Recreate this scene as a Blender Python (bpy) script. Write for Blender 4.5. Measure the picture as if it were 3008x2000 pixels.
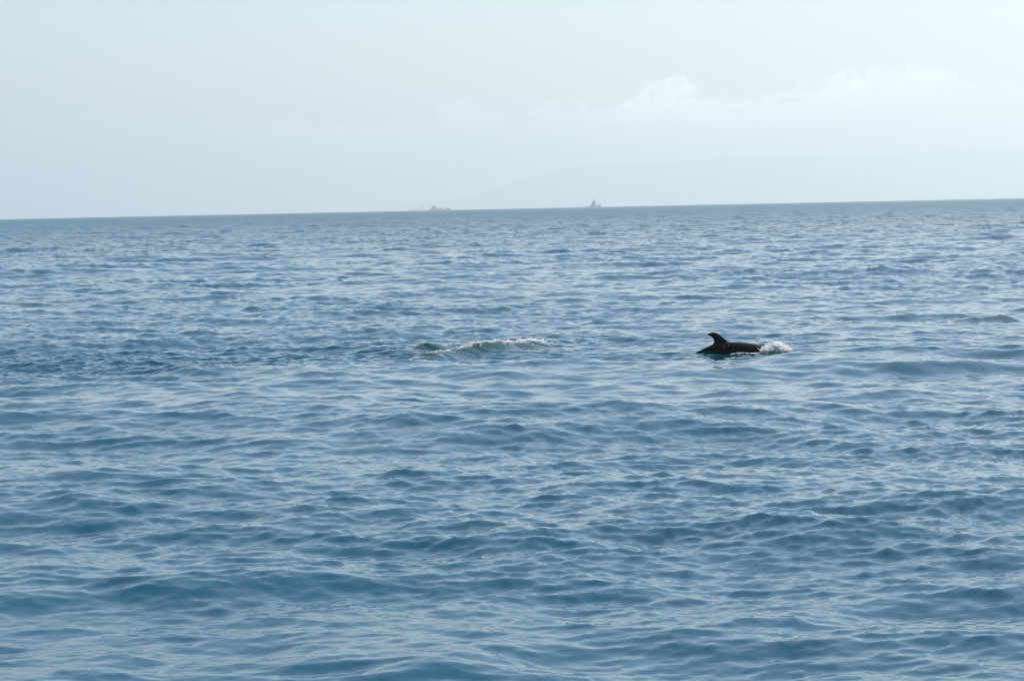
import bpy, bmesh, math, random
import numpy as np
from mathutils import Matrix, Vector, noise as mnoise

for o in list(bpy.data.objects):
    bpy.data.objects.remove(o)
SC = bpy.context.scene
COL = SC.collection
rng = np.random.default_rng(11)
random.seed(11)
R = math.radians
EARTH = 6371000.0
EYE = 3.0

# ------------------------------------------------------------------ camera
cam_d = bpy.data.cameras.new('camera')
cam_d.sensor_fit = 'HORIZONTAL'
cam_d.sensor_width = 23.6
cam_d.lens = 55.0
cam_d.clip_start = 0.1
cam_d.clip_end = 80000.0
cam_d.dof.use_dof = True
cam_d.dof.focus_distance = 49.0
cam_d.dof.aperture_fstop = 10.0
cam = bpy.data.objects.new('camera', cam_d)
COL.objects.link(cam)
cam.matrix_world = (Matrix.Translation((0, 0, EYE)) @ Matrix.Rotation(R(90 - 3.21), 4, 'X')
                    @ Matrix.Rotation(R(-1.18), 4, 'Z'))
SC.camera = cam

# ------------------------------------------------------------------ sky and sun
SUN_EL, SUN_AZ = R(50), R(52)            # azimuth measured from the view direction (+Y) to the right
world = bpy.data.worlds.new('World')
SC.world = world
world.use_nodes = True
nt = world.node_tree
nt.nodes.clear()


def W(kind, **kw):
    n = nt.nodes.new(kind)
    for k, v in kw.items():
        setattr(n, k, v)
    return n


def wmath(op, a, b=None, c=None, clamp=False):
    n = nt.nodes.new('ShaderNodeMath')
    n.operation = op
    n.use_clamp = clamp
    for i, v in enumerate((a, b, c)):
        if v is None:
            continue
        if isinstance(v, (int, float)):
            n.inputs[i].default_value = v
        else:
            nt.links.new(v, n.inputs[i])
    return n.outputs[0]


out = W('ShaderNodeOutputWorld')
bg = W('ShaderNodeBackground')
SKY_STRENGTH = 0.10
bg.inputs['Strength'].default_value = SKY_STRENGTH
sky = W('ShaderNodeTexSky')
sky.sky_type = 'NISHITA'
sky.sun_disc = False
sky.sun_elevation = SUN_EL
sky.sun_rotation = SUN_AZ
sky.altitude = 0
sky.air_density = 1.0
sky.dust_density = 1.15
sky.ozone_density = 0.6
# hazy cumulus bank low over the horizon, all the way round
tc = W('ShaderNodeTexCoord')
sep = W('ShaderNodeSeparateXYZ')
nt.links.new(tc.outputs['Generated'], sep.inputs[0])
az = wmath('MULTIPLY', wmath('ARCTAN2', sep.outputs[0], sep.outputs[1]), 180 / math.pi)
el = wmath('MULTIPLY', wmath('ARCSINE', sep.outputs[2]), 180 / math.pi)


def wnoise(sx, sy, detail, rough=0.55, dist=0.0, off=0.0):
    cx = W('ShaderNodeCombineXYZ')
    nt.links.new(wmath('MULTIPLY_ADD', az, sx, off), cx.inputs[0])
    nt.links.new(wmath('MULTIPLY', el, sy), cx.inputs[1])
    cx.inputs[2].default_value = off * 0.37
    n = W('ShaderNodeTexNoise')
    n.inputs['Scale'].default_value = 1.0
    n.inputs['Detail'].default_value = detail
    n.inputs['Roughness'].default_value = rough
    n.inputs['Distortion'].default_value = dist
    nt.links.new(cx.outputs[0], n.inputs['Vector'])
    return n.outputs['Fac']


def bump_at(a0, wid, amp):               # one heap of the bank at a given compass bearing
    d = wmath('DIVIDE', wmath('SUBTRACT', az, a0), wid)
    return wmath('MULTIPLY', wmath('EXPONENT', wmath('MULTIPLY', wmath('MULTIPLY', d, d), -1.0)), amp)


top = wmath('MULTIPLY_ADD', wnoise(0.16, 0.0, 2.0, off=3.3), 0.9, 1.75)
for a0, wid, amp in ((8.6, 1.5, 0.75), (10.2, 1.0, 0.45), (3.75, 1.0, 0.7), (5.9, 1.3, 0.35), (-1.2, 0.55, 0.5),
                     (1.2, 0.7, 0.1), (13.5, 2.5, 0.8), (22, 3, 0.9), (-17, 2.5, 0.6), (-30, 4, 0.7), (38, 4, 0.6)):
    top = wmath('ADD', top, bump_at(a0, wid, amp))
bill = wmath('MULTIPLY', wmath('SUBTRACT', wnoise(1.7, 2.6, 7.0, 0.62, 0.7, off=7.7), 0.5), 2.1)
edge = wmath('SUBTRACT', wmath('ADD', top, bill), el)               # > 0 inside the cloud
mask = W('ShaderNodeMapRange', interpolation_type='SMOOTHSTEP')
nt.links.new(edge, mask.inputs['Value'])
mask.inputs['From Min'].default_value = -0.10
mask.inputs['From Max'].default_value = 0.34
body = W('ShaderNodeMapRange', interpolation_type='SMOOTHSTEP')      # the flank thins out below the bright tops
nt.links.new(edge, body.inputs['Value'])
body.inputs['From Min'].default_value = 0.1
body.inputs['From Max'].default_value = 1.5
body.inputs['To Min'].default_value = 1.0
body.inputs['To Max'].default_value = 0.42
inner = wmath('MULTIPLY_ADD', wnoise(0.55, 1.1, 4.0, 0.55, 0.3, off=1.9), 1.3, 0.25)
patch = W('ShaderNodeMapRange', interpolation_type='SMOOTHSTEP')     # some stretches of the bank are thin
nt.links.new(wnoise(0.075, 0.0, 1.0, off=5.35), patch.inputs['Value'])
patch.inputs['From Min'].default_value = 0.38
patch.inputs['From Max'].default_value = 0.62
patch.inputs['To Min'].default_value = 0.35
dens = wmath('MULTIPLY', wmath('MULTIPLY', mask.outputs[0], body.outputs[0]), wmath('MULTIPLY', inner, patch.outputs[0]))
reach = W('ShaderNodeMapRange', interpolation_type='SMOOTHSTEP')      # the bank thins out to the north-west
nt.links.new(az, reach.inputs['Value'])
reach.inputs['From Min'].default_value = -8.0
reach.inputs['From Max'].default_value = -1.5
reach.inputs['To Min'].default_value = 0.22
back_ = W('ShaderNodeMapRange', interpolation_type='SMOOTHSTEP')
nt.links.new(az, back_.inputs['Value'])
back_.inputs['From Min'].default_value = 60
back_.inputs['From Max'].default_value = 130
back_.inputs['To Min'].default_value = 1.0
back_.inputs['To Max'].default_value = 0.22
dens = wmath('MULTIPLY', dens, wmath('MULTIPLY', reach.outputs[0], back_.outputs[0]))
dens = wmath('MULTIPLY', dens, 0.52, clamp=True)
mixc = W('ShaderNodeMix', data_type='RGBA')
nt.links.new(dens, mixc.inputs['Factor'])
nt.links.new(sky.outputs[0], mixc.inputs[6])
mixc.inputs[7].default_value = (18.0, 17.2, 15.9, 1)
nt.links.new(mixc.outputs[2], bg.inputs['Color'])
nt.links.new(bg.outputs[0], out.inputs[0])

sun_d = bpy.data.lights.new('sun', 'SUN')
sun_d.energy = 4.0
sun_d.angle = R(0.53)
sun_d.color = (1.0, 0.95, 0.88)
sun = bpy.data.objects.new('sun', sun_d)
COL.objects.link(sun)
sdir = Vector((math.sin(SUN_AZ) * math.cos(SUN_EL), math.cos(SUN_AZ) * math.cos(SUN_EL), math.sin(SUN_EL)))
sun.rotation_euler = sdir.to_track_quat('Z', 'Y').to_euler()

SC.view_settings.view_transform = 'Standard'
SC.view_settings.look = 'None'
SC.view_settings.exposure = 0.55
SC.view_settings.gamma = 1.0
SC.view_settings.use_curve_mapping = False
SC.cycles.use_denoising = True
SC.cycles.use_adaptive_sampling = False
SC.cycles.filter_width = 1.0
SC.cycles.max_bounces = 14
SC.cycles.diffuse_bounces = 10
SC.cycles.transmission_bounces = 12
SC.cycles.volume_bounces = 1
SC.cycles.sample_clamp_indirect = 6.0
SC.cycles.caustics_reflective = False
SC.cycles.caustics_refractive = False


# ------------------------------------------------------------------ materials
def mat(name, base, rough=0.6, ior=1.45, metal=0.0, vary=0.0, vscale=1.0, spec=None):
    m = bpy.data.materials.new(name)
    m.use_nodes = True
    t = m.node_tree
    b = t.nodes['Principled BSDF']
    b.inputs['Base Color'].default_value = (*base, 1)
    b.inputs['Roughness'].default_value = rough
    b.inputs['IOR'].default_value = ior
    b.inputs['Metallic'].default_value = metal
    if spec is not None:
        b.inputs['Specular IOR Level'].default_value = spec
    if vary:
        c = t.nodes.new('ShaderNodeTexCoord')
        n = t.nodes.new('ShaderNodeTexNoise')
        n.inputs['Scale'].default_value = vscale
        n.inputs['Detail'].default_value = 5
        t.links.new(c.outputs['Object'], n.inputs['Vector'])
        mx = t.nodes.new('ShaderNodeMix')
        mx.data_type = 'RGBA'
        mx.inputs[6].default_value = (*[max(0, v * (1 - vary)) for v in base], 1)
        mx.inputs[7].default_value = (*[min(1, v * (1 + vary)) for v in base], 1)
        t.links.new(n.outputs['Fac'], mx.inputs[0])
        t.links.new(mx.outputs[2], b.inputs['Base Color'])
    return m


# sea water: dielectric surface over a deep blue body, fine ripples by bump, aerated streaks and a painted dolphin reflection by attribute
sea_m = bpy.data.materials.new('sea_water')
sea_m.use_nodes = True
t = sea_m.node_tree
b = t.nodes['Principled BSDF']
b.inputs['IOR'].default_value = 1.333
ra = t.nodes.new('ShaderNodeAttribute')
ra.attribute_name = 'ruffle'
t.links.new(ra.outputs['Fac'], b.inputs['Roughness'])
geo = t.nodes.new('ShaderNodeNewGeometry')
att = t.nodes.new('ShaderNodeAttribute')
att.attribute_name = 'churn_reflection'
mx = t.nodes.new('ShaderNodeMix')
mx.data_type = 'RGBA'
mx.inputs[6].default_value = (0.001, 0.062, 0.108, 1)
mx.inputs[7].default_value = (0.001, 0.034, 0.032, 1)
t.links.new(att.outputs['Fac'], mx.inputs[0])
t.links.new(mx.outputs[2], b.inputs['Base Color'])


def snoise(scale, detail, sx=1.0, sy=1.0, dist=0.0):
    mp = t.nodes.new('ShaderNodeMapping')
    mp.inputs['Scale'].default_value = (scale * sx, scale * sy, scale)
    mp.inputs['Rotation'].default_value = (0, 0, R(random.uniform(-25, 25)))
    n = t.nodes.new('ShaderNodeTexNoise')
    n.inputs['Scale'].default_value = 1.0
    n.inputs['Detail'].default_value = detail
    n.inputs['Distortion'].default_value = dist
    t.links.new(geo.outputs['Position'], mp.inputs['Vector'])
    t.links.new(mp.outputs[0], n.inputs['Vector'])
    return n.outputs['Fac']


gust = t.nodes.new('ShaderNodeAttribute')
gust.attribute_name = 'gust'
bp = t.nodes.new('ShaderNodeBump')
bp.inputs['Distance'].default_value = 0.007
t.links.new(snoise(11.0, 4.0, 0.5, 1.0, 0.5), bp.inputs['Height'])
t.links.new(gust.outputs['Fac'], bp.inputs['Strength'])
t.links.new(bp.outputs[0], b.inputs['Normal'])

foam_m = mat('sea_foam', (0.95, 0.96, 0.96), 0.35, 1.33)
ft = foam_m.node_tree
tr = ft.nodes.new('ShaderNodeBsdfTranslucent')
tr.inputs['Color'].default_value = (0.95, 0.96, 0.96, 1)
ms = ft.nodes.new('ShaderNodeMixShader')
ms.inputs[0].default_value = 0.5
ft.links.new(ft.nodes['Principled BSDF'].outputs[0], ms.inputs[1])
ft.links.new(tr.outputs[0], ms.inputs[2])
ft.links.new(ms.outputs[0], ft.nodes['Material Output'].inputs['Surface'])
drop_m = mat('spray', (0.80, 0.83, 0.84), 0.08, 1.33)


# ------------------------------------------------------------------ the sea surface
def cascade(L, N, lmin, lmax, slope, heading, spread, seed, kp=None, power=-4.0):
    """one square tile of a wind sea: height and the two choppy shifts, scaled to an rms slope"""
    g = np.random.default_rng(seed)
    k1 = 2 * np.pi * np.fft.fftfreq(N, L / N)
    kx, ky = np.meshgrid(k1, k1, indexing='xy')
    k = np.hypot(kx, ky)
    k[0, 0] = 1e-9
    P = k ** power
    if kp:
        P *= np.exp(-1.25 * (kp / k) ** 2)
    a, bb = 2 * np.pi / lmax, 2 * np.pi / lmin
    P *= 1 / (1 + np.exp(-np.clip(np.log(k / a) * 14, -60, 60))) * 1 / (1 + np.exp(np.clip(np.log(k / bb) * 14, -60, 60)))
    th = np.arctan2(ky, kx) - heading
    D = spread + (1 - spread) * np.maximum(0, np.cos(th)) ** 4
    P *= D
    P[0, 0] = 0
    h = (g.normal(size=(N, N)) + 1j * g.normal(size=(N, N))) * np.sqrt(P)
    sx = np.fft.ifft2(1j * kx * h).real
    sy = np.fft.ifft2(1j * ky * h).real
    s = slope / math.sqrt((sx ** 2 + sy ** 2).mean())
    H = np.fft.ifft2(h).real * s
    DX = np.fft.ifft2(1j * kx / k * h).real * s
    DY = np.fft.ifft2(1j * ky / k * h).real * s
    return L, N, np.stack([H, DX, DY], -1).astype(np.float32)


def sample(c, x, y, rot):
    """Catmull-Rom lookup of a tile at world points"""
    L, N, F = c
    ca, sa = math.cos(rot), math.sin(rot)
    u = ((ca * x + sa * y) / L * N)
    v = ((-sa * x + ca * y) / L * N)
    iu, iv = np.floor(u).astype(np.int64), np.floor(v).astype(np.int64)
    fu, fv = (u - iu).astype(np.float32), (v - iv).astype(np.float32)

    def w(f):
        return (((-f + 2) * f - 1) * f / 2, ((3 * f - 5) * f * f + 2) / 2, ((-3 * f + 4) * f + 1) * f / 2, (f - 1) * f * f / 2)
    wu, wv = w(fu), w(fv)
    res = np.zeros((x.size, 3), np.float32)
    for j in range(4):
        row = ((iv + j - 1) % N)
        acc = np.zeros((x.size, 3), np.float32)
        for i in range(4):
            acc += F[row, (iu + i - 1) % N] * wu[i][:, None]
        res += acc * wv[j][:, None]
    dx, dy = res[:, 1].copy(), res[:, 2].copy()
    res[:, 1] = ca * dx - sa * dy
    res[:, 2] = sa * dx + ca * dy
    return res


HEAD = R(-100)                                    # the wind sea runs towards the camera
CASC = [
    (cascade(173.0, 512, 5.0, 40.0, 0.046, HEAD, 0.10, 5, kp=2 * np.pi / 16), 0.13, 0.8),
    (cascade(25.0, 512, 0.6, 3.4, 0.110, HEAD + R(14), 0.10, 6), -0.41, 0.9),
    (cascade(5.7, 640, 0.06, 0.6, 0.225, HEAD - R(8), 0.10, 7, power=-3.8), 0.27, 0.9),
]

PATCH = cascade(113.0, 256, 5.0, 50.0, 0.1, HEAD, 0.5, 9)
PATCH = (PATCH[0], PATCH[1], PATCH[2] / PATCH[2][..., 0].std())

# calm / raised water around the animals: (x, y, radius, remaining share of the waves)
DOLPHIN = Vector((4.365, 47.6, 0.0))
CALM = [(4.35, 47.0, 1.7, 0.5), (0.0, 49.4, 2.6, 0.6), (1.4, 53.4, 1.0, 0.25), (11.4, 57.2, 1.5, 0.5)]


def seg(x, y, a, b):
    """distance along and across a segment a-b (across > 0 on the far side)"""
    dx, dy = b[0] - a[0], b[1] - a[1]
    L = math.hypot(dx, dy)
    tx, ty = dx / L, dy / L
    s = ((x - a[0]) * tx + (y - a[1]) * ty) / L
    n = -(x - a[0]) * ty + (y - a[1]) * tx
    return s, n, L


def ridge(x, y, a, b, h0, h1, front, back, wob=0.0):
    """a long wedge-shaped wave from a to b, steep towards the camera"""
    s, n, L = seg(x, y, a, b)
    n = n + wob * np.sin(s * 9 + 1.3) + 0.5 * wob * np.sin(s * 23)
    hh = h0 + (h1 - h0) * np.clip(s, 0, 1)
    end = 1 / (1 + np.exp(-(s - 0.03) * 28)) * 1 / (1 + np.exp((s - 0.92) * 20))
    prof = np.where(n < 0, np.exp(-(n / front) ** 2), np.exp(-(n / back) ** 2))
    return hh * end * prof, end * prof


NEAR_RIDGE = ((-2.15, 46.6), (0.70, 50.95))
FAR_RIDGE = ((-2.7, 49.4), (1.45, 53.0))
SIDE_RIDGE = ((10.55, 57.25), (12.35, 58.0))


def waves(x, y):
    """choppy sea at rest points: displaced x, y, z and the churn attribute"""
    z = np.zeros(x.size)
    ox, oy = np.zeros(x.size), np.zeros(x.size)
    rough = 0.80 + 0.2 * np.clip((np.hypot(x, y) - 14) / 30, 0, 1)
    far_ = np.clip(np.log(np.maximum(np.hypot(x, y), 1) / 65) / math.log(5), 0, 1)   # the breeze freshens further out
    p = sample(PATCH, x, y, 0.5)[:, 0].astype(float)
    gust_ = np.clip(0.5 + 0.30 * p, 0, 1)
    gust_ = gust_ * gust_ * (3 - 2 * gust_)
    for i, (c, rot, chop) in enumerate(CASC):
        r = sample(c, x, y, rot)
        damp = rough + (0.45 if i < 2 else 1.25) * far_
        for (cx, cy, rad, keep) in CALM:
            kk = keep if i < 2 else 1.5
            damp *= 1 - (1 - kk) * np.exp(-((x - cx) ** 2 + ((y - cy) * 0.75) ** 2) / rad ** 2)
        if i == 2:
            damp = damp * (0.50 + 0.85 * gust_)
        z += r[:, 0] * damp
        ox -= chop * r[:, 1] * damp * -1
        oy -= chop * r[:, 2] * damp * -1
    z -= 0.065 * np.exp(-((x - 4.35) ** 2 + (y - 47.2) ** 2) / 4.0)     # trough where the dolphin surfaces
    churn_reflection = np.zeros(x.size)
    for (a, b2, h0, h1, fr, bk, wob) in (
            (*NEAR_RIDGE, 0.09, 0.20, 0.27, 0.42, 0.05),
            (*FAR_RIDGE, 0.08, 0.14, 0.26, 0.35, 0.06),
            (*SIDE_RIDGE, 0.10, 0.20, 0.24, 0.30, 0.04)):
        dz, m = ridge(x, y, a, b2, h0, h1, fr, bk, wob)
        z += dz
        churn_reflection = np.maximum(churn_reflection, m)
    gust_ = np.maximum(gust_, churn_reflection)
    churn_reflection = np.maximum(churn_reflection, 0.75 * np.exp(-((x - 4.4) / 1.1) ** 2 - ((y - 47.2) / 1.3) ** 2))  # darker body colour round the dolphin, painting its dark reflection into the water
    churn_reflection = np.maximum(churn_reflection, np.exp(-((x + 0.6 - 0.72 * (y - 49.6)) / 1.5) ** 2 - ((y - 49.6) / 1.7) ** 2))
    z -= (x * x + y * y) / (2 * EARTH)            # the curve of the earth puts the horizon at 6 km
    return x + ox, y + oy, z, churn_reflection, gust_


# one sheet to beyond the horizon: rings round the boat, closely spaced where waves are near
rr = [0.5, 3, 6, 9, 11, 12.5]
r_ = 13.4
while r_ < 26000:
    rr.append(r_)
    q = 0.0011 if 45.5 < r_ < 54.5 else 0.0029 if r_ < 900 else (0.0042 if r_ < 7000 else 0.03)
    r_ *= 1 + q                                   # (closest where the animals disturb the water)
rr = np.array(rr)
fine = np.linspace(R(-14.2), R(14.2), 640)
outer = np.concatenate([np.linspace(R(14.2), R(20), 12)[1:], np.arange(R(24), R(339), R(5)), R(360) + np.linspace(R(-20), R(-14.2), 12)[:-1]])
th = np.concatenate([fine, outer])
NR, NT = rr.size, th.size
X = (rr[:, None] * np.sin(th)[None, :]).ravel()
Y = (rr[:, None] * np.cos(th)[None, :]).ravel()
PX, PY, PZ, CH, GU = waves(X, Y)
near = np.repeat(rr < 12.6, NT)
PZ[near] = np.minimum(PZ[near], 0.1)
co = np.stack([PX, PY, PZ], -1).astype(np.float32)
i = np.arange(NR - 1)[:, None] * NT
j = np.arange(NT)[None, :]
j2 = (j + 1) % NT
quads = np.stack([i + j, i + NT + j, i + NT + j2, i + j2], -1).reshape(-1, 4)[:, ::-1]
cap = np.arange(NT)[::-1]                          # the little disc under the boat
me = bpy.data.meshes.new('sea')
nq = len(quads)
me.vertices.add(len(co))
me.vertices.foreach_set('co', co.ravel())
me.loops.add(nq * 4)
me.loops.foreach_set('vertex_index', quads.ravel().astype(np.int32))
me.polygons.add(nq)
me.polygons.foreach_set('loop_start', (np.arange(nq) * 4).astype(np.int32))
me.polygons.foreach_set('use_smooth', np.ones(nq, bool))
me.update(calc_edges=True)
me.attributes.new('churn_reflection', 'FLOAT', 'POINT').data.foreach_set('value', CH.astype(np.float32))
me.attributes.new('gust', 'FLOAT', 'POINT').data.foreach_set('value', (0.35 + 0.5 * GU).astype(np.float32))
D0 = np.hypot(X, Y)
me.attributes.new('ruffle', 'FLOAT', 'POINT').data.foreach_set(
    'value', (0.04 + 0.44 * np.clip(np.log(np.maximum(D0, 1) / 140) / math.log(12), 0, 1)).astype(np.float32))
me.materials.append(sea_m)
if me.polygons[nq // 2].normal.z < 0:
    me.flip_normals()
sea = bpy.data.objects.new('sea', me)
sea['kind'] = 'structure'
COL.objects.link(sea)
print('SEA', NR, NT, nq, 'z rms', PZ[np.repeat((rr > 13) & (rr < 100), NT)].std())


def sea_z(x, y):
    x, y = np.atleast_1d(np.asarray(x, float)), np.atleast_1d(np.asarray(y, float))
    sx, sy = x.copy(), y.copy()
    for _ in range(4):
        px, py = waves(sx, sy)[:2]
        sx += x - px
        sy += y - py
    return waves(sx, sy)[2]


# ------------------------------------------------------------------ builders
def link(name, me, m, parent=None):
    o = bpy.data.objects.new(name, me)
    if m:
        me.materials.append(m)
    COL.objects.link(o)
    if parent:
        o.parent = parent
    return o


def thing(name, label, cat, loc, rz=0.0, group=None):
    o = bpy.data.objects.new(name, None)
    COL.objects.link(o)
    o.location = loc
    o.rotation_euler = (0, 0, rz)
    o['label'] = label
    o['category'] = cat
    if group:
        o['group'] = group
    return o


def grid_mesh(name, rings, close_u=True, caps=True, smooth=True):
    """loft a list of rings of equal length"""
    n = len(rings[0])
    v = [tuple(p) for r in rings for p in r]
    f = []
    for a in range(len(rings) - 1):
        for c in range(n if close_u else n - 1):
            d = (c + 1) % n
            f.append((a * n + c, a * n + d, (a + 1) * n + d, (a + 1) * n + c))
    if caps:
        f.append(tuple(range(n))[::-1])
        f.append(tuple(range((len(rings) - 1) * n, len(rings) * n)))
    m = bpy.data.meshes.new(name)
    m.from_pydata(v, [], f)
    bm = bmesh.new()
    bm.from_mesh(m)
    bmesh.ops.recalc_face_normals(bm, faces=bm.faces)
    bm.to_mesh(m)
    bm.free()
    if smooth:
        m.polygons.foreach_set('use_smooth', np.ones(len(m.polygons), bool))
    return m


def spline(pts, n):
    """smooth interpolation through rows of numbers, the first column being the parameter"""
    p = np.array(pts, float)
    xs = np.linspace(p[0, 0], p[-1, 0], n)
    res = [xs]
    for c in range(1, p.shape[1]):
        x, y = p[:, 0], p[:, c]
        d = np.diff(y) / np.diff(x)
        m = np.concatenate([[d[0]], (d[1:] + d[:-1]) / 2, [d[-1]]])
        k = np.clip(np.searchsorted(x, xs) - 1, 0, len(x) - 2)
        h = x[k + 1] - x[k]
        s = (xs - x[k]) / h
        res.append((2 * s ** 3 - 3 * s ** 2 + 1) * y[k] + (s ** 3 - 2 * s ** 2 + s) * h * m[k]
                   + (-2 * s ** 3 + 3 * s ** 2) * y[k + 1] + (s ** 3 - s ** 2) * h * m[k + 1])
    return np.stack(res, -1)


# ------------------------------------------------------------------ hills on the far shore
def hills():
    ax = np.linspace(R(-9), R(26), 240)
    prof_pts = [(R(-9), 8), (R(-7), 12), (R(-5), 20), (R(-3.7), 30), (R(-2.4), 48), (R(-1.2), 95), (R(-0.3), 150), (R(0.9), 232), (R(1.7), 268),
                (R(2.9), 272), (R(4.5), 285), (R(6.5), 305), (R(8.5), 290), (R(11), 310), (R(15), 290), (R(19), 240), (R(26), 60)]
    prof = spline(prof_pts, 240)[:, 1]
    depth = np.linspace(0, 1, 14)
    rings = []
    for d in depth:
        r = 20300 + 4000 * d
        shape = math.sin(math.pi * min(1, d * 0.62 + 0.0)) ** 1.2 if d < 0.8 else max(0.0, (1 - d) / 0.2) * 0.95
        row = []
        for a, h in zip(ax, prof):
            x, y = r * math.sin(a), r * math.cos(a)
            nz = mnoise.fractal(Vector((x / 1100, y / 1100, 1.7)), 0.9, 2.1, 5)
            fine = 0.0 if d == 0 else nz * 26 * min(1, h / 120)
            row.append((x, y, -r * r / (2 * EARTH) - 2 + max(0, 1.60 * h * shape + fine * shape)))
        rings.append(row)
    m = grid_mesh('hills', rings, close_u=False, caps=False)
    o = link('hills', m, mat('hill_scrub', (0.085, 0.10, 0.06), 0.95, vary=0.4, vscale=0.004))
    o['kind'] = 'structure'


hills()

# ------------------------------------------------------------------ haze over the whole scene
hm = bpy.data.materials.new('sea_haze')
hm.use_nodes = True
ht = hm.node_tree
ht.nodes.clear()
ho = ht.nodes.new('ShaderNodeOutputMaterial')
hv = ht.nodes.new('ShaderNodeVolumePrincipled')
hv.inputs['Color'].default_value = (0.892, 0.957, 0.957, 1)
hv.inputs['Density'].default_value = 0.00016
hv.inputs['Anisotropy'].default_value = 0.5
ht.links.new(hv.outputs[0], ho.inputs['Volume'])
bm = bmesh.new()
bmesh.ops.create_cube(bm, size=1.0)
for v in bm.verts:
    v.co = Vector((v.co.x * 58000, v.co.y * 58000, (v.co.z + 0.5) * 700 - 100))
me = bpy.data.meshes.new('haze')
bm.to_mesh(me)
bm.free()
haze = link('haze', me, hm)
haze['kind'] = 'stuff'

# ------------------------------------------------------------------ ships
steel_blue = mat('ship_hull_paint', (0.02, 0.045, 0.09), 0.5, vary=0.25, vscale=0.4)
ship_grey = mat('ship_grey_paint', (0.07, 0.11, 0.18), 0.5, vary=0.15, vscale=0.4)
ship_white = mat('ship_white_paint', (0.8, 0.8, 0.78), 0.4)
ship_rust = mat('deck_cargo_paint', (0.05, 0.055, 0.075), 0.7, vary=0.3, vscale=0.5)
ship_red = mat('ship_red_paint', (0.5, 0.06, 0.05), 0.5)
ship_glass = mat('ship_glass', (0.02, 0.03, 0.035), 0.1)


def box_bm(bm, x0, x1, y0, y1, z0, z1, slant0=0.0, slant1=0.0):
    """a block whose left and right ends lean by slant0 / slant1 at the top"""
    v = [bm.verts.new(p) for p in ((x0, y0, z0), (x1, y0, z0), (x1, y1, z0), (x0, y1, z0),
                                   (x0 + slant0, y0, z1), (x1 + slant1, y0, z1), (x1 + slant1, y1, z1), (x0 + slant0, y1, z1))]
    for q in ((0, 3, 2, 1), (4, 5, 6, 7), (0, 1, 5, 4), (1, 2, 6, 5), (2, 3, 7, 6), (3, 0, 4, 7)):
        bm.faces.new([v[k] for k in q])


def block(name, m, parent, *boxes, bevel=0.12):
    bm = bmesh.new()
    for bx in boxes:
        box_bm(bm, *bx)
    if bevel:
        bmesh.ops.bevel(bm, geom=list(bm.edges), offset=bevel, segments=1, affect='EDGES')
    me = bpy.data.meshes.new(name)
    bm.to_mesh(me)
    bm.free()
    return link(name, me, m, parent)


def rod(name, m, parent, a, b, r0, r1=None):
    a, b = Vector(a), Vector(b)
    r1 = r0 if r1 is None else r1
    d = (b - a).normalized()
    u = d.orthogonal().normalized()
    w = d.cross(u)
    rings = [[p + (u * math.cos(k * math.pi / 4) + w * math.sin(k * math.pi / 4)) * r for k in range(8)] for p, r in ((a, r0), (b, r1))]
    return link(name, grid_mesh(name, rings), m, parent)


def hull(name, m, parent, sections):
    """sections along the ship: x at the keel, x at the deck, half beam, deck height"""
    rings = []
    for xk, xd, hb, dz in sections:
        rings.append([(xk, -hb * 0.35, -1.6), (xk + (xd - xk) * 0.45, -hb * 0.9, -0.2), (xd, -hb, dz),
                      (xd, hb, dz), (xk + (xd - xk) * 0.45, hb * 0.9, -0.2), (xk, hb * 0.35, -1.6)])
    return link(name, grid_mesh(name, rings, smooth=False), m, parent)


def at_sea(px_az, d):
    a = R(px_az)
    return (d * math.sin(a), d * math.cos(a), -d * d / (2 * EARTH))


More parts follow.
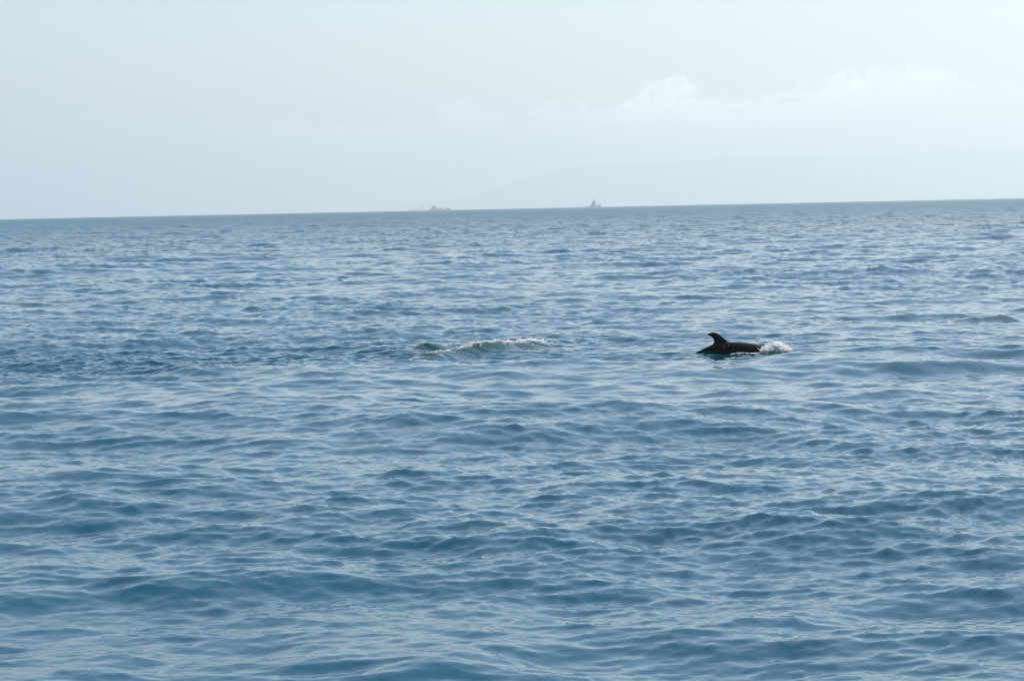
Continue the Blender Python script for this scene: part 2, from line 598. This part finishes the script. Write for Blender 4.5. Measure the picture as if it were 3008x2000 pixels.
def workboat(az, d):
    s = thing('work_ship', 'grey-blue work ship with a crane boom leaning over its stern, on the hazy horizon', 'ship', at_sea(az, d))
    hull('hull', steel_blue, s, [(-23.6, -24.2, 3.2, 2.7), (-20, -20.2, 5.0, 2.5), (-8, -8, 5.6, 2.1), (8, 8, 5.6, 2.1), (15, 15.6, 5.0, 2.6), (20, 22, 2.6, 3.2), (22.6, 24.4, 0.3, 3.6)])
    block('stern_deckhouse', ship_grey, s, (-23.2, -18.6, -2.6, 2.6, 2.6, 4.0, 0.9, 0))
    h = block('deckhouse', ship_grey, s, (-19.2, -7.2, -4.4, 4.4, 2.15, 6.2, 1.4, -0.7))
    br = block('bridge', ship_grey, s, (-17.4, -11.4, -3.6, 3.6, 6.25, 8.6, 0.3, -0.4), (-17.6, -11.2, -3.9, 3.9, 9.9, 10.3), (-17.1, -16.2, -3.6, 3.6, 8.62, 9.88), (-13.0, -12.0, -3.6, 3.6, 8.62, 9.88))
    for k in range(3):
        block('window', ship_glass, br, (-15.9 + k * 0.95, -15.1 + k * 0.95, -3.5, -3.2, 8.65, 9.85), bevel=0.0)
    m = rod('mast', ship_grey, s, (-13.9, 0, 10.2), (-13.9, 0, 14.4), 0.6, 0.4)
    block('crosstree', ship_grey, m, (-14.9, -12.9, -0.2, 0.2, 12.0, 12.3), bevel=0.0)
    block('radar_platform', ship_grey, s, (-15.6, -12.4, -1.2, 1.2, 10.35, 11.3, 0.7, -0.7))
    rod('crane_boom', ship_grey, s, (-19.6, -1.0, 6.0), (-23.6, -1.0, 14.4), 0.62, 0.5)
    f = block('funnel', steel_blue, s, (-9.8, -8.2, -1.2, 1.2, 6.25, 10.2, 1.2, 1.4))
    block('deck_crane', ship_rust, s, (-5.4, 8.6, -1.4, 1.4, 4.3, 5.2, 1.2, 0), (-1.6, -0.6, -0.8, 0.8, 2.1, 4.28), (5.0, 6.0, -0.8, 0.8, 2.1, 4.28))
    block('cargo', ship_rust, s, (-6.5, 7.2, -4.0, 4.0, 2.15, 4.2, 0, -0.6))
    block('forecastle', ship_grey, s, (12.6, 22.6, -1.8, 1.8, 2.9, 4.9, 1.2, -1.4))
    block('winch', ship_rust, s, (13.6, 16.0, -1.2, 1.2, 4.95, 5.8, 0.4, -0.4))
    return s


def tug(az, d):
    s = thing('tugboat', 'pale grey tugboat with a tall bridge tower and mast, alone on the horizon', 'ship', at_sea(az, d))
    hull('hull', steel_blue, s, [(-16.4, -17.0, 3.0, 1.9), (-13, -13.4, 4.6, 1.7), (-4, -4, 5.2, 1.9), (5, 5, 5.2, 2.5), (11, 11.8, 4.0, 3.4), (14.0, 16.2, 1.4, 4.6), (14.8, 17.2, 0.3, 5.2)])
    block('deckhouse', ship_grey, s, (-6.6, 6.2, -4.2, 4.2, 1.9, 5.2, 0.6, -1.2))
    block('upper_deckhouse', ship_grey, s, (-2.8, 4.6, -3.4, 3.4, 5.25, 8.2, 1.2, -0.4))
    tw = block('bridge', ship_grey, s, (-1.0, 4.4, -2.8, 2.8, 8.25, 12.2, 0.1, 0.5), (-1.0, 5.4, -4.4, 4.4, 12.22, 13.0, 0, 0))
    for k in range(4):
        block('window', ship_glass, tw, (-0.2 + k * 1.15, 0.65 + k * 1.15, -2.95, -2.7, 10.3, 11.6), bevel=0.0)
    m = rod('mast', ship_grey, s, (2.6, 0, 13.0), (2.6, 0, 19.8), 0.62, 0.42)
    block('mast_base', ship_grey, s, (1.0, 4.4, -1.2, 1.2, 13.05, 15.0, 0.9, -1.0))
    rod('crosstree', ship_grey, m, (1.4, 0, 16.9), (3.9, 0, 16.9), 0.16)
    cap = rod('funnel', ship_grey, s, (6.8, 0, 2.5), (6.6, 0, 8.2), 0.75, 0.65)
    rod('funnel_band', ship_red, cap, (6.6, 0, 8.25), (6.6, 0, 9.6), 0.75, 0.75)
    block('forecastle', ship_grey, s, (8.6, 16.2, -2.0, 2.0, 3.3, 4.3, 0.2, 0.8))
    arch = [(9.6, 4.3), (10.2, 5.4), (11.6, 6.5), (13.6, 7.0), (15.3, 6.4), (16.6, 5.2)]
    rings = []
    for (x, z) in arch:
        rings.append([(x - 0.3, -0.9, z - 0.45), (x + 0.3, -0.9, z + 0.45), (x + 0.3, 0.9, z + 0.45), (x - 0.3, 0.9, z - 0.45)])
    link('bow_arch', grid_mesh('bow_arch', rings, smooth=False), ship_grey, s)
    block('white_locker', ship_white, s, (5.6, 8.0, -4.0, -2.0, 2.6, 4.2))
    return s


def cargo_ship(az, d):
    s = thing('cargo_ship', 'very faint cargo ship almost lost in haze, left of the work ship with the boom', 'ship', at_sea(az, d))
    s.scale = (1.31, 1.31, 1.31)
    hull('hull', ship_grey, s, [(-31.5, -32, 4, 8.0), (-28, -28, 7, 7.6), (10, 10, 8, 7.6), (22, 23, 7, 7.6), (29, 31, 2.5, 8.4), (30.6, 33, 0.4, 8.8)])
    block('hold_cover', ship_grey, s, (-31, 4.5, -6, 6, 7.7, 10.4))
    block('deckhouse', ship_grey, s, (13, 27, -6, 6, 7.8, 14, 1.5, -0.5))
    block('bridge', ship_grey, s, (16, 26, -5, 5, 14.1, 19.5, 1.0, -0.5))
    rod('mast', ship_grey, s, (23, 0, 19.5), (23, 0, 24.5), 0.6, 0.3)
    rod('crane_boom', ship_grey, s, (12, 0, 10), (20, 0, 21), 0.6, 0.4)
    block('lifeboat', ship_white, s, (9.6, 13.6, -7.2, -6.1, 11.5, 15.0, 0.6, -0.6))
    block('white_container', ship_white, s, (-10.4, -5.6, -7.2, -6.1, 6.6, 10.6))
    block('white_hatch', ship_white, s, (28, 30, -3.0, 0.0, 8.9, 14.6))
    return s


tug(2.005, 5000)
workboat(-1.66, 5500)
cargo_ship(-2.22, 12500)

# ------------------------------------------------------------------ dolphins
skin_m = bpy.data.materials.new('wet_dolphin_skin')
skin_m.use_nodes = True
t = skin_m.node_tree
b = t.nodes['Principled BSDF']
b.inputs['IOR'].default_value = 1.33
b.inputs['Specular IOR Level'].default_value = 0.28
tcn = t.nodes.new('ShaderNodeTexCoord')
nn = t.nodes.new('ShaderNodeTexNoise')
nn.inputs['Scale'].default_value = 6.0
nn.inputs['Detail'].default_value = 6.0
t.links.new(tcn.outputs['Object'], nn.inputs['Vector'])
rm = t.nodes.new('ShaderNodeValToRGB')
rm.color_ramp.elements[0].position = 0.35
rm.color_ramp.elements[0].color = (0.0015, 0.0022, 0.0034, 1)
rm.color_ramp.elements[1].position = 0.75
rm.color_ramp.elements[1].color = (0.0050, 0.0055, 0.0070, 1)
t.links.new(nn.outputs['Fac'], rm.inputs[0])
t.links.new(rm.outputs[0], b.inputs['Base Color'])
rg = t.nodes.new('ShaderNodeMapRange')
rg.inputs['To Min'].default_value = 0.10
rg.inputs['To Max'].default_value = 0.32
t.links.new(nn.outputs['Fac'], rg.inputs['Value'])
t.links.new(rg.outputs[0], b.inputs['Roughness'])
n2 = t.nodes.new('ShaderNodeTexNoise')
n2.inputs['Scale'].default_value = 40.0
n2.inputs['Detail'].default_value = 3.0
t.links.new(tcn.outputs['Object'], n2.inputs['Vector'])
bpn = t.nodes.new('ShaderNodeBump')
bpn.inputs['Strength'].default_value = 0.22
bpn.inputs['Distance'].default_value = 0.01
t.links.new(n2.outputs['Fac'], bpn.inputs['Height'])
t.links.new(bpn.outputs[0], b.inputs['Normal'])


def foil(pairs, thick, axis):
    """a fin: list of leading / trailing edge points (2-D) turned into aerofoil rings"""
    rings = []
    for k, ((lx, lz), (tx, tz)) in enumerate(pairs):
        tk = thick * (1 - 0.62 * k / (len(pairs) - 1))
        ring = []
        for s in np.linspace(0, 1, 9):
            w_ = tk * 2.6 * (math.sqrt(s + 1e-6) * (1 - s) ** 0.55) * 0.5
            ring.append((lx + (tx - lx) * s, lz + (tz - lz) * s, w_))
        for s in np.linspace(1, 0, 9)[1:-1]:
            w_ = tk * 2.6 * (math.sqrt(s + 1e-6) * (1 - s) ** 0.55) * 0.5
            ring.append((lx + (tx - lx) * s, lz + (tz - lz) * s, -w_))
        rings.append([axis(*p) for p in ring])
    return rings


def dolphin_mesh():
    """whole animal, swimming to +x, waterline at z = 0, head plunging; one continuous skin"""
    prof = spline([  # x, top of back, half height, half width
        (-1.32, -0.47, 0.020, 0.018), (-1.20, -0.36, 0.040, 0.026), (-1.0, -0.185, 0.058, 0.034), (-0.82, -0.045, 0.080, 0.050), (-0.66, 0.040, 0.105, 0.075),
        (-0.50, 0.118, 0.135, 0.105), (-0.36, 0.180, 0.165, 0.135), (-0.18, 0.214, 0.192, 0.165), (0.05, 0.222, 0.210, 0.190), (0.22, 0.214, 0.215, 0.195),
        (0.40, 0.194, 0.212, 0.192), (0.56, 0.162, 0.200, 0.180), (0.72, 0.112, 0.180, 0.160), (0.86, 0.045, 0.150, 0.130), (0.97, -0.035, 0.105, 0.095),
        (1.02, -0.095, 0.062, 0.062), (1.07, -0.125, 0.042, 0.042), (1.16, -0.155, 0.030, 0.032), (1.21, -0.180, 0.012, 0.015)], 90)
    rings = []
    for x, top_, hh, hw in prof:
        rings.append([(x, hw * math.sin(a), top_ - hh + hh * math.cos(a)) for a in np.linspace(0, 2 * math.pi, 28, endpoint=False)])
    body = grid_mesh('body', rings)
    dors = [((0.10, 0.12), (-0.46, 0.04)), ((0.04, 0.205), (-0.375, 0.165)), ((-0.055, 0.240), (-0.332, 0.222)), ((-0.116, 0.290), (-0.330, 0.262)), ((-0.190, 0.354), (-0.350, 0.302)),
            ((-0.248, 0.400), (-0.380, 0.330)), ((-0.320, 0.423), (-0.404, 0.346)), ((-0.392, 0.416), (-0.432, 0.356)), ((-0.450, 0.396), (-0.458, 0.372))]
    parts = [body, grid_mesh('fin', foil(dors, 0.042, lambda p, q, w_: (p, w_, q)))]
    for sg in (1, -1):
        pec = [((0.52, 0.10), (0.36, 0.10)), ((0.48, 0.22), (0.31, 0.20)), ((0.40, 0.33), (0.27, 0.29)), ((0.27, 0.42), (0.22, 0.37)), ((0.19, 0.45), (0.17, 0.43))]
        parts.append(grid_mesh('flipper', foil(pec, 0.03, lambda p, q, w_, sg=sg: (p, sg * q, -0.17 - 0.45 * (q - 0.1) + w_))))
        fl = [((-1.14, 0.0), (-1.36, 0.0)), ((-1.20, 0.10), (-1.40, 0.08)), ((-1.28, 0.20), (-1.43, 0.17)), ((-1.38, 0.28), (-1.46, 0.25)), ((-1.46, 0.31), (-1.49, 0.30))]
        parts.append(grid_mesh('fluke', foil(fl, 0.025, lambda p, q, w_, sg=sg: (p, sg * q, -0.40 + 0.75 * (p + 1.2) + w_))))
    bm = bmesh.new()
    for p in parts:
        bm.from_mesh(p)
    me = bpy.data.meshes.new('dolphin')
    bm.to_mesh(me)
    bm.free()
    tmp = bpy.data.objects.new('tmp', me)
    COL.objects.link(tmp)
    md = tmp.modifiers.new('r', 'REMESH')
    md.mode = 'VOXEL'
    md.voxel_size = 0.0085
    md.use_smooth_shade = True
    sm = tmp.modifiers.new('s', 'SMOOTH')
    sm.factor = 0.5
    sm.iterations = 4
    dg = bpy.context.evaluated_depsgraph_get()
    res = bpy.data.meshes.new_from_object(tmp.evaluated_get(dg))
    bpy.data.objects.remove(tmp)
    res.name = 'dolphin'
    res.polygons.foreach_set('use_smooth', np.ones(len(res.polygons), bool))
    return res


dz = float(sea_z(DOLPHIN.x - 0.2, DOLPHIN.y - 0.2)[0])
DOLPHIN.z = dz
dm = dolphin_mesh()
dm.materials.append(skin_m)
dol = bpy.data.objects.new('dolphin', dm)
COL.objects.link(dol)
dol.location = DOLPHIN
dol.rotation_euler = (0, 0, R(-4))
dol['label'] = 'black dolphin with its hooked dorsal fin out of the water, head in white spray'
dol['category'] = 'dolphin'
dol['group'] = 'dolphins swimming to the right'


d2 = dol.copy()
COL.objects.link(d2)
PITCH = R(25)
hx, hz = 0.86 * math.cos(PITCH) - 0.045 * math.sin(PITCH), 0.86 * math.sin(PITCH) + 0.045 * math.cos(PITCH)
d2.rotation_euler = (0, -PITCH, R(12))
d2.location = (1.40 - hx * math.cos(R(12)), 53.7 - hx * math.sin(R(12)), float(sea_z(1.40, 53.6)[0]) - hz + 0.006)
d2['label'] = 'low dark sliver of a dolphin head just breaking the surface right of the foaming wave'

# ------------------------------------------------------------------ spray and foam
_ico = None


def ico(sub):
    bm = bmesh.new()
    bmesh.ops.create_icosphere(bm, subdivisions=sub, radius=1.0)
    v = np.array([x.co[:] for x in bm.verts])
    f = np.array([[x.index for x in fc.verts] for fc in bm.faces])
    bm.free()
    return v, f


def drops(name, P, rad, m, sub=1, stretch=None):
    """many little beads of water joined into one mesh"""
    v, f = ico(sub)
    n = len(P)
    sc_ = rad[:, None, None] * (1 + 0.35 * rng.normal(size=(n, 1, 3)).clip(-1.5, 1.5))
    jit = 1 + 0.22 * rng.normal(size=(n, len(v), 1)).clip(-1.6, 1.6)
    V = (v[None] * sc_ * jit + P[:, None, :]).reshape(-1, 3)
    F = (f[None] + (np.arange(n) * len(v))[:, None, None]).reshape(-1, 3)
    me = bpy.data.meshes.new(name)
    me.vertices.add(len(V))
    me.vertices.foreach_set('co', V.astype(np.float32).ravel())
    me.loops.add(len(F) * 3)
    me.loops.foreach_set('vertex_index', F.astype(np.int32).ravel())
    me.polygons.add(len(F))
    me.polygons.foreach_set('loop_start', (np.arange(len(F)) * 3).astype(np.int32))
    me.polygons.foreach_set('use_smooth', np.ones(len(F), bool))
    me.update(calc_edges=True)
    o = link(name, me, m)
    o['kind'] = 'stuff'
    return o


def splash():
    D = DOLPHIN
    P, S = [], []
    # crown of white water thrown up round the head: tongues and clumps of froth
    K = 340
    kx = 0.60 + 0.60 * rng.random(K) ** 0.85
    ktop = np.interp(kx, [0.5, 0.6, 0.70, 0.82, 0.93, 1.03, 1.12, 1.20], [0.03, 0.05, 0.10, 0.15, 0.165, 0.125, 0.07, 0.01])
    kz = ktop * (0.10 + 0.95 * rng.random(K) ** 0.7)
    ky = rng.normal(size=K) * 0.11 - 0.07 - 0.06 * (kx < 0.78)
    for c_ in range(K):
        n = int(14 + 50 * rng.random())
        d_ = rng.normal(size=(n, 3)) * np.array([0.022, 0.03, 0.020]) * (0.6 + rng.random())
        P.append(np.array([kx[c_], ky[c_], kz[c_]]) + d_)
        S.append(0.0045 + 0.010 * rng.random(n) ** 2)
    for c_ in range(46):                                   # the thick white heart of it
        x0 = 0.72 + 0.42 * rng.random()
        t0 = np.interp(x0, [0.7, 0.82, 0.93, 1.03, 1.14], [0.07, 0.12, 0.135, 0.095, 0.03])
        P.append(np.array([[x0, rng.normal() * 0.08 - 0.10, t0 * rng.random() ** 0.6]]))
        S.append(np.array([0.014 + 0.014 * rng.random()]))
    # ragged jets that fly up and forward
    for c_ in range(34):
        x0 = 0.70 + 0.42 * rng.random()
        z0 = 0.45 * np.interp(x0, [0.6, 0.82, 0.93, 1.12], [0.13, 0.2, 0.215, 0.09])
        ang = R(rng.uniform(20, 100)) if x0 < 0.95 else R(rng.uniform(0, 65))
        ln = 0.05 + 0.12 * rng.random() ** 1.5
        n = 16
        q = np.linspace(0, 1, n)
        P.append(np.stack([x0 + ln * q * math.cos(ang), rng.normal() * 0.15 + 0.012 * rng.normal(size=n), z0 + ln * q * math.sin(ang) - 0.05 * q * q + 0.006 * rng.normal(size=n)], -1))
        S.append((0.009 * (1 - 0.75 * q)) * (0.5 + rng.random(n)))
    # loose drops
    n = 200
    a = rng.random(n) * math.pi * 0.62
    rad = 0.20 + 0.15 * rng.random(n) ** 1.6
    P.append(np.stack([0.90 + rad * np.cos(a) * 1.15, rng.normal(size=n) * 0.2, rad * np.sin(a) * 0.85], -1))
    S.append(0.003 + 0.006 * rng.random(n) ** 2)
    # broken foam along the waterline on the near side: clots with dark water between them
    c, s_ = math.cos(R(-4)), math.sin(R(-4))
    K = 150
    kx = 0.0 + 1.16 * rng.random(K) ** 0.7
    ky = -0.20 - 0.12 * rng.random(K) + 0.12 * np.clip(kx - 0.6, 0, 1)
    wz = sea_z(D.x + c * kx - s_ * ky, D.y + s_ * kx + c * ky) - D.z
    for c_ in range(K):
        g_ = np.clip(kx[c_] - 0.1, 0, 0.9)
        n = int(4 + 16 * rng.random() * (0.4 + g_))
        hgt = 0.003 + 0.045 * g_ * rng.random()
        P.append(np.stack([kx[c_] + 0.018 * rng.normal(size=n), ky[c_] + 0.015 * rng.normal(size=n), wz[c_] + np.abs(rng.normal(size=n)) * 0.006 + hgt * rng.random(n)], -1))
        S.append(0.0035 + 0.008 * rng.random(n) ** 2)
    # beads of water running off the back and the fin
    pick = [v for v in dm.vertices if v.normal.y < 0.2 and v.co.z > 0.06]
    for c_ in range(18):
        v = pick[int(rng.random() * len(pick))]
        n = int(1 + 3 * rng.random() ** 2)
        p0 = np.array(v.co)
        P.append(p0[None] + rng.normal(size=(n, 3)) * 0.006)
        S.append(np.full(n, 0.0035) * (0.6 + 0.8 * rng.random(n)))
    P = np.concatenate(P)
    S = np.concatenate(S)
    c, s_ = math.cos(R(-4)), math.sin(R(-4))
    Q = np.stack([D.x + c * P[:, 0] - s_ * P[:, 1], D.y + s_ * P[:, 0] + c * P[:, 1], D.z + P[:, 2]], -1)
    drops('splash', Q, S, foam_m)


splash()


def crest_foam(name, rid, h0, h1, n, width, size, dense, lift=0.0, wob=0.04, m=drop_m):
    a, b2 = np.array(rid[0]), np.array(rid[1])
    s = rng.random(n) ** dense
    tdir = (b2 - a) / np.linalg.norm(b2 - a)
    nrm = np.array([-tdir[1], tdir[0]])
    off = -(wob * np.sin(s * 9 + 1.3) + 0.5 * wob * np.sin(s * 23))
    cl = 0.6 * np.sin(s * 31) + 0.4 * np.sin(s * 77 + 2)
    keep = rng.random(n) < 0.55 + 0.45 * cl
    q = rng.normal(size=n) * width + 0.015
    xy = a[None] + (b2 - a)[None] * s[:, None] + nrm[None] * (off + q)[:, None]
    z = sea_z(xy[:, 0], xy[:, 1]) + np.abs(rng.normal(size=n)) * lift
    P = np.stack([xy[:, 0], xy[:, 1], z], -1)[keep]
    S = (size * (0.45 + rng.random(n) ** 2))[keep]
    return drops(name, P, S, m)


crest_foam('foam', NEAR_RIDGE, 0, 0, 700, 0.05, 0.006, 0.85, 0.004, 0.05, m=foam_m)
crest_foam('foam', NEAR_RIDGE, 0, 0, 3600, 0.060, 0.012, 0.32, 0.016, 0.05, m=foam_m)
crest_foam('foam', NEAR_RIDGE, 0, 0, 420, 0.11, 0.015, 0.30, 0.02, 0.05, m=foam_m)
crest_foam('foam', FAR_RIDGE, 0, 0, 700, 0.05, 0.007, 0.7, 0.004, 0.06, m=foam_m)
crest_foam('foam', SIDE_RIDGE, 0, 0, 60, 0.05, 0.007, 0.8, 0.01, 0.04, m=foam_m)


def flecks():
    """small breaking crests scattered over the open water"""
    g = np.random.default_rng(23)
    P, S = [], []
    made = 0
    for _ in range(4000):
        if made >= 95:
            break
        r = 52 * (900 / 52) ** (g.random() ** 0.75)
        a = R(g.uniform(-12.6, 12.6))
        x0, y0 = r * math.sin(a), r * math.cos(a)
        if math.hypot(x0 - 4.5, (y0 - 47) * 0.5) < 3 or math.hypot(x0, (y0 - 49) * 0.5) < 3:
            continue
        px = r / 2386.0                                  # small drops near, longer crests far off
        yy = y0 + np.linspace(-0.02, 0.02, 15) * r
        zz = sea_z(np.full(15, x0), yy)
        k = int(np.argmax(zz))
        if k in (0, 14) or zz[k] < 0.10:
            continue
        wd = (0.03 + 0.0016 * r) * (0.3 + g.random() ** 2 * 1.6)
        n = int(5 + 16 * g.random())
        xs = x0 + np.sort(g.normal(size=n)) * wd * 0.5
        ys = yy[k] - 0.01 - abs(g.normal(size=n)) * 0.02 - 0.0004 * r
        zc = sea_z(xs, ys)
        P.append(np.stack([xs, ys, zc + 0.002], -1))
        S.append((0.004 + 0.00011 * r) * (0.5 + g.random(n)))
        made += 1
    drops('foam', np.concatenate(P), np.concatenate(S), foam_m)


flecks()
